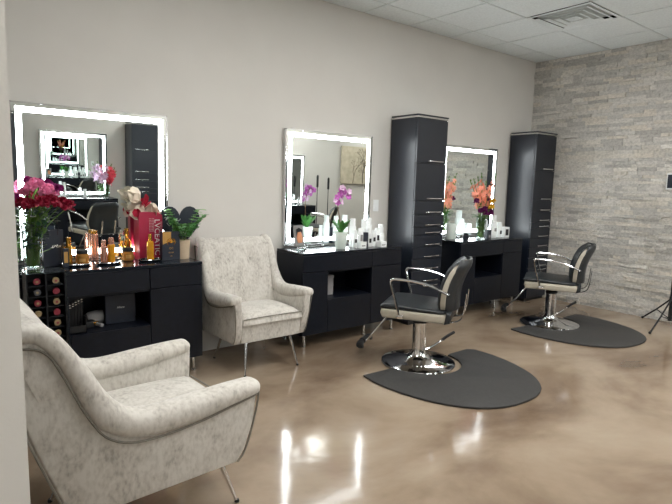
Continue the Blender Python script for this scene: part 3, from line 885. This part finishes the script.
bottle((1.122, -.16, vz + .001), cyl(.040, .068, .008), capp(.040, .068, .024), 'amber_dark', 'rubber', 'wide amber jar with dark lid, between the amber pair and the red bag', 'jar', 'jar', logo=(.0405, .02, .045, 'ink_gold'))
bottle((1.152, -.055, vz + .001), [(0, 0), (.026, 0), (.028, .006), (.028, .13), (.010, .15), (.010, .17), (0, .17)], capp(.012, .165, .05), 'gold', 'gold', 'gold spray bottle behind the amber jar, close to the left mirror')
bottle((1.118, -.06, vz + .001), cyl(.016, .17, .004), capp(.012, .17, .035), 'glass', 'chrome', 'thin clear bottle touching the gold spray bottle by the left mirror')
bottle((1.245, -.262, zt), cyl(.024, .135, .006), capp(.012, .135, .05), 'amber', 'gold', 'tall gold topped amber bottle in front of the wine-red bag')

# black gift bag with handles
def bag(loc, w, d, h, m_, label, rotz=0):
    t = thing('gift_bag', label, 'bag', loc, rotz)
    b = B()
    box(b, -w / 2, w / 2, -d / 2, -d / 2 + .002, 0, h); box(b, -w / 2, w / 2, d / 2 - .002, d / 2, 0, h)
    box(b, -w / 2, -w / 2 + .002, -d / 2, d / 2, 0, h); box(b, w / 2 - .002, w / 2, -d / 2, d / 2, 0, h); box(b, -w / 2, w / 2, -d / 2, d / 2, 0, .002)
    obj('paper_body', b, m_, t, False)
    return t
t = bag((.645, -.16, vz + .001), .128, .06, .232, 'paper_black', 'small black paper gift bag with white script, beside the left vase', .25)
b = B()
tube(b, [(-.03, -.031, .20), (-.028, -.033, .27), (.0, -.034, .30), (.028, -.033, .27), (.03, -.031, .20)], .0022, 6, 4); obj('handle', b, 'rubber', t)
b = B()
tube(b, [(-.045, -.0315, .120), (-.034, -.0315, .114), (-.022, -.0315, .140), (-.030, -.0315, .112), (-.012, -.0315, .122), (0, -.0315, .140), (.010, -.0315, .118), (.02, -.0315, .145), (.026, -.0315, .126), (.052, -.0315, .134), (.05, -.0315, .122), (.012, -.0315, .112)], .0028, 5, 3)
for v_ in b.verts: v_.co = Vector((v_.co.x * .62 + .012, -.0305 + (v_.co.y + .0315) * .6, .128 + (v_.co.z - .128) * .62))
obj('script_lettering', b, 'ink_white', t)

# wine-red tall bag
t = thing('red_gift_bag', 'tall wine-red gift bag with white lettering and tissue on left cabinet', 'bag', (1.285, -.115, vz + .001), .12)
b = B(); prism(b, [(-.09, 0), (.085, 0), (.085, .315), (.05, .335), (-.09, .34)], 'y', -.045, .045, bev=.002, seg=1); obj('paper_body', b, 'red', t)
b = B()
def crumple(b, c, d, L, w, seed):
    rr = random.Random(seed)
    for k in range(7):
        dd = (d + rv(rr) * .45)
        petal(b, c + rv(rr) * .02, dd, rv(rr), L * rr.uniform(.7, 1.1), w, rr.uniform(-.3, .3))
crumple(b, Vector((-.02, 0, .32)), Vector((-.8, 0, .8)), .13, .10, 1); crumple(b, Vector((.03, 0, .31)), Vector((-.3, -.1, .8)), .10, .10, 2)
crumple(b, Vector((-.075, 0, .42)), Vector((-1, 0, .9)), .09, .08, 3)
obj('tissue', b, 'tissue', t)
b = B(); crumple(b, Vector((-.04, -.02, .38)), Vector((.1, -.1, 1)), .07, .06, 4); crumple(b, Vector((-.07, -.02, .33)), Vector((-.8, -.1, .1)), .05, .05, 5); obj('red_tissue', b, 'tissue_red', t)
text('LVCEATIC', 'ink_white', t, .058, (.042, -.0462, .155), (PI / 2, PI / 2, 0))
b = B()
for (x0, z0, nx, nz) in ((-.015, .20, 4, 9), (.066, .03, 2, 22)):
    for i in range(nx):
        for j in range(nz):
            box(b, x0 + i * .010, x0 + i * .010 + .0035, -.0465, -.0455, z0 + j * .011, z0 + j * .011 + .0035)
obj('dot_pattern', b, 'ink_white', t, False)

# black and gold carton
t = thing('product_box', 'black carton with gold crest, between red bag and beige pot', 'box', (1.385, -.262, vz + .001), .05)
b = B(); box(b, -.066, .066, -.022, .022, 0, .205, bev=.0015, seg=1); obj('carton', b, 'paper_black', t)
b = B(); prism(b, [(-.062, .115), (.0, .14), (.0, .203), (-.062, .203)], 'y', -.0232, -.0221); obj('gold_panel', b, 'ink_gold', t)
b = B()
for s in (-1, 1):
    for k in range(4):
        tube(b, [(0, -.0232, .125), (s * (.01 + .008 * k), -.0232, .155 - .006 * k), (s * (.03 - .003 * k), -.0232, .145 - .012 * k)], .0022, 5, 3)
tube(b, [(0, -.0232, .12), (0, -.0232, .165)], .003, 6)
obj('crest', b, 'gold', t)
text('OC', 'ink_gold', t, .022, (0, -.0225, .085), (PI / 2, 0, 0)); text('ELIXIR', 'ink_gold', t, .014, (0, -.0225, .055), (PI / 2, 0, 0)); text('OIL', 'ink_gold', t, .012, (0, -.0225, .03), (PI / 2, 0, 0))

# black heart shaped chalk sign
t = thing('heart_sign', 'black heart-shaped sign with white chalk script behind the beige potted plant', 'sign', (1.515, -.12, vz + .001))
pts = []
for k in range(40):
    a = 2 * PI * k / 40
    pts.append((.0100 * 16 * math.sin(a) ** 3 * .98, .235 + .0118 * (13 * math.cos(a) - 5 * math.cos(2 * a) - 2 * math.cos(3 * a) - math.cos(4 * a))))
b = B(); prism(b, pts, 'y', -.008, .008, bev=.002, seg=1); obj('board', b, 'paper_black', t)
b = B()
for row, (x0, x1, z0) in enumerate(((-.12, .0, .29), (-.10, .06, .245), (-.06, .06, .20))):
    P_ = []
    nn = 14
    for k in range(nn):
        x = x0 + (x1 - x0) * k / (nn - 1)
        P_.append((x + .006 * math.sin(k * 2.1), -.0088, z0 - row * .005 + .016 * math.sin(k * 2.6 + row) - .15 * (x - x0)))
    tube(b, P_, .0018, 5, 3)
obj('chalk_script', b, 'ink_white', t)
b = B(); box(b, -.03, .03, -.02, .03, 0, .012); box(b, -.006, .006, -.006, .006, .01, .08); obj('stand', b, 'rubber', t, False)

# portrait card, leaning in a small easel on the middle cabinet
t = thing('portrait_card', 'small upright portrait card in a clear stand at left end of middle cabinet', 'picture', (2.545, -.19, vz + .001), .15)
b = B(); box(b, -.055, .055, 0, .004, .03, .21, rot=Matrix.Rotation(math.radians(-8), 3, 'X')); obj('card', b, 'grey', t, False)
b = B(); prism(b, [(-.02, .06), (.025, .06), (.035, .10), (.022, .15), (-.01, .165), (-.03, .14), (-.03, .09)], 'y', -.008, -.006)
for v_ in b.verts: v_.co.y += (v_.co.z - .12) * .14
obj('printed_face', b, 'skin', t, False)
b = B(); prism(b, [(-.035, .11), (-.02, .15), (.02, .155), (.03, .14), (.035, .17), (0, .19), (-.035, .175)], 'y', -.0095, -.0085)
for v_ in b.verts: v_.co.y += (v_.co.z - .12) * .14
obj('printed_hair', b, 'dark', t, False)
b = B(); box(b, -.06, .06, -.035, .03, 0, .006); box(b, -.05, .05, -.03, -.026, 0, .04); obj('clear_stand', b, 'glass', t, False)
b = B()
for k in range(5):
    bmesh.ops.create_uvsphere(b, u_segments=8, v_segments=5, radius=.009, matrix=Matrix.Translation((-.035 + k * .018, -.036, .016)))
obj('silver_bead', b, 'chrome', t)

# flat silver trays lying at the foot of mirrors
for (x, y, w, d, lb) in ((2.80, -.085, .20, .05, 'flat silver styling tool lying at the foot of middle mirror'), (1.02, -.08, .16, .05, 'flat silver styling tool lying at the foot of left mirror'), (4.72, -.10, .20, .06, 'flat silver styling tool lying at the foot of right mirror')):
    t = thing('styling_iron', lb, 'tool', (x, y, vz + .001), .05)
    b = B(); prism(b, [(-w / 2, -.012), (w / 2 - .02, -.018), (w / 2, 0), (w / 2 - .02, .018), (-w / 2, .012)], 'z', .002, .012, bev=.003); obj('body', b, 'brush', t)
    b = B(); prism(b, [(-w / 2, -.010), (w / 2 - .03, -.015), (w / 2 - .03, .015), (-w / 2, .010)], 'z', .014, .024, bev=.003); obj('upper_arm', b, 'rubber', t)

# white product bottles on middle cabinet
def prod(x, y, r_, h, caph, lab, lm='grey', label='', capr=None, m_='white', mc='white', square=False):
    if y > -1: r_ = r_ * 1.28
    capr = capr or r_ * .8
    if square:
        t = thing('product_box', label, 'box', (x, y, vz + .001))
        b = B(); box(b, -r_, r_, -r_ * .8, r_ * .8, 0, h, bev=.0015, seg=1); obj('carton', b, m_, t)
        b = B(); box(b, -r_ * .6, r_ * .6, -r_ * .8 - .001, -r_ * .8 - .0002, h * lab[0], h * lab[1]); obj('printed_label', b, lm, t, False)
        return t
    return bottle((x, y, vz + .001), cyl(r_, h, .004), capp(capr, h, caph), m_, mc, label, logo=(r_ + .0005, h * lab[0], h * lab[1], lm))
P = [
 (3.105, -.24, .024, .19, .07, (.35, .6), 'grey', 'tallest white bottle at the left end of the middle cabinet cluster'),
 (3.085, -.30, .018, .13, .03, (.35, .6), 'dark', 'slim white bottle leftmost in the cluster on middle cabinet'),
 (3.15, -.30, .020, .145, .03, (.4, .8), 'grey', 'white bottle with grey print, second from left in middle cluster front row'),
 (3.23, -.25, .022, .16, .09, (.5, .7), 'grey', 'tall white pump-like bottle behind the centre of the middle cluster'),
 (3.25, -.31, .019, .13, .04, (.3, .6), 'dark', 'white bottle with black mark at front centre of the middle cluster'),
 (3.30, -.31, .020, .125, .03, (.4, .7), 'dark', 'white bottle with black band, right of front centre in the middle cluster'),
 (3.315, -.22, .026, .20, .06, (.4, .7), 'grey', 'tall white bottle with wide cap at the back right of middle cluster'),
 (3.355, -.30, .021, .14, .03, (.4, .75), 'dark', 'white bottle with dark square print towards right of the middle cluster'),
 (3.41, -.31, .017, .10, .02, (.3, .5), 'grey', 'short white bottle near the right end of the middle cluster'),
 (3.445, -.25, .022, .17, .03, (.4, .6), 'grey', 'white bottle at the right end of the middle cluster beside the tower'),
]
for x, y, r_, h, ch_, lab, lm, lb in P: prod(x, y, r_, h, ch_, lab, lm, lb)
prod(3.20, -.30, .022, .135, .0, (.2, .4), 'grey', 'dark blue-black carton standing among white bottles on middle cabinet', m_='paper_black', square=True)
prod(3.125, -.35, .027, .055, .0, (.3, .5), 'grey', 'small low white box in front of the middle cluster, left side', square=True)
prod(3.36, -.36, .030, .050, .0, (.3, .5), 'grey', 'small low white box in front of the middle cluster, right side', square=True)
# right cabinet products
prod(5.09, -.22, .034, .20, .09, (.3, .5), 'grey', label='large white bottle beside the gladiolus vase on right cabinet', capr=.034)
prod(5.17, -.30, .028, .19, .07, (.4, .6), 'grey', label='tall white bottle second right of the gladiolus vase', capr=.026)
prod(5.265, -.31, .026, .14, .04, (.3, .6), 'dark', label='white bottle with dark print near the right end of right cabinet')
prod(5.37, -.31, .036, .12, .0, (.2, .8), 'dark', label='white framed small box at the right end of right cabinet', square=True)
prod(5.055, -.31, .024, .10, .0, (.1, .4), 'grey', label='small dark carton just right of the gladiolus vase', m_='paper_black', square=True)
prod(4.70, -.28, .024, .05, .02, (.2, .6), 'dark', label='small dark jar just left of the gladiolus vase', m_='paper_black', mc='rubber')
# ceramic jug reflected at the left of the right mirror
t = thing('brush_holder', 'white ceramic tumbler at left end of right cabinet beside the tower', 'holder', (4.58, -.17, vz + .001))
b = B(); lathe(b, [(0, 0), (.05, 0), (.055, .01), (.062, .17), (.058, .17), (.05, .012), (0, .012)], n=24, cap=False); obj('cup', b, 'ceramic', t)

# light switch
t = thing('light_switch', 'white wall switch plate right of the middle mirror', 'switch', (3.598, -.001, 1.18))
b = B(); box(b, -.036, .036, -.006, 0, -.058, .058, bev=.002, seg=1); obj('plate', b, 'white', t)
b = B(); box(b, -.012, .012, -.010, -.005, -.028, .028, bev=.001, seg=1); obj('rocker', b, 'white', t)

# tall lipstick rack beside the armchair, in front of the left cabinet
t = thing('lipstick_rack', 'tall black rack of round colour samples in front of the left cabinet', 'rack', (.535, -.535, 0))
b = B(); box(b, -.10, -.094, -.075, .075, 0, .84); box(b, .094, .10, -.075, .075, 0, .84); box(b, -.1, .1, .07, .075, 0, .84); box(b, -.1, .1, -.075, .075, 0, .02)
box(b, -.004, .004, -.07, .07, 0, .83)
obj('frame', b, 'dark', t, False)
b = B(); box(b, -.1, .1, -.075, .075, .84, .846); box(b, .1, .104, -.078, .075, .05, .846); obj('clear_cover', b, 'acrylic', t, False)
M['dull_red'] = mat('dull_red_lacquer', (122, 40, 52), 0.4, var=0.1); M['dull_tan'] = mat('dull_tan_lacquer', (140, 122, 88), 0.4, var=0.1); M['dull_grey'] = mat('dull_grey_lacquer', (70, 70, 76), 0.4, var=0.1)
cols = ['dull_red', 'dull_tan', 'dull_grey', 'dull_red', 'dull_red', 'dull_tan', 'dull_tan', 'dull_red', 'dull_grey', 'dull_tan', 'dull_red', 'dull_tan', 'dull_red', 'dull_grey']
for k in range(14):
    i = k % 2; j = k // 2
    z0 = .795 - j * .062
    b = B(); box(b, -.088 + i * .096, -.010 + i * .096, -.073, .065, z0 - .028, z0 - .024); tr = obj('shelf', b, 'dark', t, False)
    b = B(); 
    R_ = Matrix.Translation((-.047 + i * .096, -.07, z0)) @ Matrix.Rotation(PI / 2, 4, 'X')
    bmesh.ops.create_cone(b, cap_ends=True, segments=18, radius1=.019, radius2=.017, depth=.012, matrix=R_); s_ = obj('sample_pot', b, cols[k], tr)
    b = B(); R_ = Matrix.Translation((-.047 + i * .096, -.0768, z0)) @ Matrix.Rotation(PI / 2, 4, 'X')
    bmesh.ops.create_cone(b, cap_ends=True, segments=12, radius1=.007, radius2=.007, depth=.002, matrix=R_); obj('centre_dot', b, 'dull_tan' if k % 2 == 0 else 'dull_red', s_)

# organiser with brushes and clips on the left cabinet's open shelf
t = thing('tool_organiser', 'black tool organiser with silver clips in the open niche of left cabinet', 'organiser', (.735, -.335, .406))
b = B(); box(b, -.05, .05, -.07, .07, 0, .008); box(b, -.05, -.045, -.07, .07, 0, .10); box(b, .045, .05, -.07, .07, 0, .10); box(b, -.05, .05, .065, .07, 0, .17); box(b, -.05, .05, -.07, -.065, 0, .05); obj('caddy', b, 'rubber', t, False)
for k in range(5):
    b = B(); x = -.035 + k * .017
    box(b, x - .006, x + .006, -.02, -.014, .03, .19 + .008 * k, rot=Matrix.Rotation(.1, 3, 'X')); c_ = obj('hair_clip', b, 'rubber', t, False)
    b = B(); box(b, x - .005, x + .005, -.03, -.026, .175 + .008 * k, .182 + .008 * k); box(b, x - .005, x + .005, -.03, -.026, .16 + .008 * k, .166 + .008 * k); obj('metal_tip', b, 'brush', c_, False)
t = thing('clipper', 'black and gold hair clipper lying in the niche of left cabinet', 'tool', (.80, -.30, .407), .5)
b = B(); prism(b, [(-.07, 0), (.06, 0), (.075, .02), (.06, .045), (-.05, .04), (-.075, .02)], 'y', -.02, .02, bev=.006); obj('body', b, 'rubber', t)
b = B(); box(b, .05, .09, -.021, .021, .012, .03, bev=.002, seg=1); obj('blade', b, 'gold', t)
t = thing('hair_dryer', 'silver grey rounded hair dryer lying in the niche of left cabinet', 'tool', (.90, -.21, .406), .2)
b = B(); R_ = Matrix.Rotation(PI / 2, 4, 'Y')
lathe(b, [(0, -.08), (.03, -.08), (.042, -.06), (.046, 0), (.04, .05), (.026, .09), (.024, .11), (0, .11)], n=22)
for v_ in b.verts: v_.co = R_ @ v_.co + Vector((0, 0, .047))
obj('barrel', b, 'grey', t)
b = B(); tube(b, [(-.03, 0, .02), (-.04, -.06, .016), (-.03, -.12, .016)], .013, 8, 4); obj('handle', b, 'grey', t)
t = thing('black_case', 'flat black case with small white logo in the niche of left cabinet', 'case', (1.03, -.18, .406))
b = B(); box(b, -.10, .10, -.10, .10, 0, .20, bev=.004, seg=1); obj('case_body', b, 'paper_black', t)
text('Allure', 'ink_white', t, .020, (0, -.1008, .11), (PI / 2, 0, 0))
t = thing('storage_tin', 'grey box standing in the niche of the middle cabinet', 'box', (2.78, -.18, .406))
b = B(); box(b, -.055, .07, -.12, .10, 0, .17, bev=.003, seg=1); obj('box_body', b, 'grey', t)
b = B(); box(b, -.058, .073, -.123, .103, .15, .175, bev=.002, seg=1); obj('lid', b, 'grey', t)

# wall tablet at the right edge, on the stone wall
t = thing('wall_panel', 'white framed dark screen on the stone wall at right edge', 'screen', (XS - .018, -1.775, 1.50))
b = B(); box(b, -.016, .0, -.11, .12, -.085, .085, bev=.004, seg=1); obj('frame', b, 'white', t)
b = B(); box(b, -.018, -.0165, -.10, .108, -.070, .070); obj('screen', b, 'paper_black', t, False)

# tripod stands
def make_stand():
    t = thing('tripod_stand', 'x', 'stand')
    for k in range(3):
        a = math.radians(57 + 120 * k)
        d = Vector((math.cos(a), math.sin(a), 0))
        b = B(); sweep(b, [Vector((0, 0, .30)) + d * .02, d * .20 + Vector((0, 0, .158)), d * .41 + Vector((0, 0, .012))], .010, .008, 8); lg = obj('leg', b, 'rubber', t)
        b = B(); bmesh.ops.create_uvsphere(b, u_segments=8, v_segments=6, radius=.014, matrix=Matrix.Translation(d * .41 + Vector((0, 0, .014)))); obj('foot', b, 'rubber', lg)
        b = B(); tube(b, [Vector((0, 0, .10)) + d * .015, d * .20 + Vector((0, 0, .150))], .005, 6); obj('brace', b, 'rubber', t)
    b = B(); lathe(b, [(0, .08), (.020, .08), (.020, .9), (.016, .9), (.016, 1.25), (0, 1.25)], n=12); obj('pole', b, 'rubber', t)
    b = B(); lathe(b, [(0, .27), (.024, .27), (.024, .33), (0, .33)], n=14); lathe(b, [(0, .87), (.018, .87), (.018, .92), (0, .92)], n=14); obj('collar', b, 'rubber', t)
    b = B(); lathe(b, [(0, 1.2), (.045, 1.2), (.05, 1.22), (.05, 1.42), (.03, 1.45), (0, 1.45)], n=14); obj('head', b, 'rubber', t)
    return t
st = make_stand()
tag(st, 'black tripod stand with splayed legs at right edge by the stone wall', 'stand', 'black tripod stands'); st.location = (5.97, -1.92, 0)
st.rotation_euler[2] = math.radians(0)
sa = dup(st, (6.40, -4.93, 0), .3, 'black tripod stand across the aisle, left one reflected in the middle mirror')
sa.scale = (.45, .45, 1.0)
sa = dup(st, (6.68, -4.93, 0), 1.2, 'black tripod stand across the aisle, right one reflected in the middle mirror')

sa.scale = (.45, .45, .97)
# painting across the room
t = thing('tree_painting', 'beige canvas painting of a bare branching tree on the opposite wall', 'painting', (8.05, YO + .02, 1.70), PI)
b = B(); box(b, -.55, .55, -.03, 0, -.42, .42, bev=.003, seg=1); obj('canvas', b, 'ivory', t)
b = B(); rr = random.Random(5)
def branch(p, a, L, w, dep):
    q = (p[0] + L * math.cos(a), p[1] + L * math.sin(a))
    if abs(q[0]) > .53 or abs(q[1]) > .40: return
    nx, nz = -math.sin(a) * w, math.cos(a) * w
    vs = [b.verts.new((p[0] - nx, -.0312, p[1] - nz)), b.verts.new((p[0] + nx, -.0312, p[1] + nz)), b.verts.new((q[0] + nx * .7, -.0312, q[1] + nz * .7)), b.verts.new((q[0] - nx * .7, -.0312, q[1] - nz * .7))]
    b.faces.new(vs)
    if dep > 0:
        for k in range(2 if rr.random() < .8 else 3): branch(q, a + rr.uniform(-.7, .7), L * rr.uniform(.7, .92), w * .72, dep - 1)
branch((-.1, -.41), 1.5, .2, .02, 6); branch((.2, -.41), 1.75, .16, .012, 5); branch((-.35, -.41), 1.3, .15, .01, 5)
obj('painted_tree', b, 'bark', t, False)

# opposite row: flowers and bottles that show in the mirrors
V4 = Vector((2.42, -5.36, vz + .001))
t = glass_vase(V4, .25, .045, .055, 'glass vase of red and pink lilies on the opposite row, reflected in left mirror')
for b_, tp in bouquet_pts(V4, .05, [(.13, .02, 1.30), (.07, .05, 1.36), (.16, -.02, 1.24)]):
    flower_stem('gladiolus', 'flower', 'coral red gladiolus in the opposite row vase, reflected in left mirror', 'coral gladioli across the aisle', b_, tp, 'coral', 'spike', .06, r, leaves=1)
for b_, tp in bouquet_pts(V4, .05, [(-.10, .02, 1.34), (-.02, .04, 1.38), (-.16, 0, 1.25)]):
    flower_stem('gladiolus', 'flower', 'pale pink gladiolus in the opposite row vase, reflected in left mirror', 'pink gladioli across the aisle', b_, tp, 'orchid_pale', 'spike', .055, r, leaves=1)
V5 = Vector((5.95, -5.33, vz + .001))
orchid(V5, 'purple orchid in a dark pot across the aisle, at the opposite end cabinet', 'rubber')
for k, (x, y, h) in enumerate(((1.62, -5.40, .18), (1.72, -5.38, .14), (1.80, -5.42, .2), (2.10, -5.40, .10), (3.7, -5.4, .18), (3.8, -5.4, .14), (5.6, -5.38, .19), (5.7, -5.4, .15), (6.35, -5.4, .17), (6.25, -5.38, .12))):
    prod(x, y, .026, h, .035, (.3, .6), 'grey' if k % 2 else 'dark', 'white product bottle standing on the opposite row %s cabinet' % ('left' if k < 4 else 'middle' if k < 6 else 'end'))
    
# grouping of the opposite bottles
for o in COL.objects:
    if o.parent is None and 'label' in o and 'white product bottle standing on the opposite row' in o['label']:
        o['group'] = 'bottles on the opposite ' + ('left' if 'left' in o['label'] else 'middle' if 'middle' in o['label'] else 'end') + ' cabinet'

# ------------------------------------------------------------------ light and camera
w = bpy.data.worlds.new('World'); SC.world = w; w.use_nodes = True
w.node_tree.nodes['Background'].inputs[0].default_value = (.8, .85, .9, 1); w.node_tree.nodes['Background'].inputs[1].default_value = 0.3

cam = bpy.data.cameras.new('Camera'); co = bpy.data.objects.new('Camera', cam); COL.objects.link(co)
cam.sensor_width = 36; cam.lens = 527.356 * 36 / 672; cam.clip_start = .02
yw, pt, rl = math.radians(51.738), math.radians(7.353), math.radians(1.452)
fw = Vector((math.cos(yw) * math.cos(pt), math.sin(yw) * math.cos(pt), -math.sin(pt)))
rt = Vector((math.sin(yw), -math.cos(yw), 0)); up = rt.cross(fw)
R2 = rt * math.cos(rl) + up * math.sin(rl); U2 = -rt * math.sin(rl) + up * math.cos(rl)
mw = Matrix((R2, U2, -fw)).transposed().to_4x4(); mw.translation = Vector((0, -3.939, 1.385))
co.matrix_world = mw; SC.camera = co
SC.view_settings.view_transform = 'Standard'; SC.view_settings.look = 'None'; SC.view_settings.gamma = 1; SC.view_settings.use_curve_mapping = False
SC.view_settings.exposure = -0.05
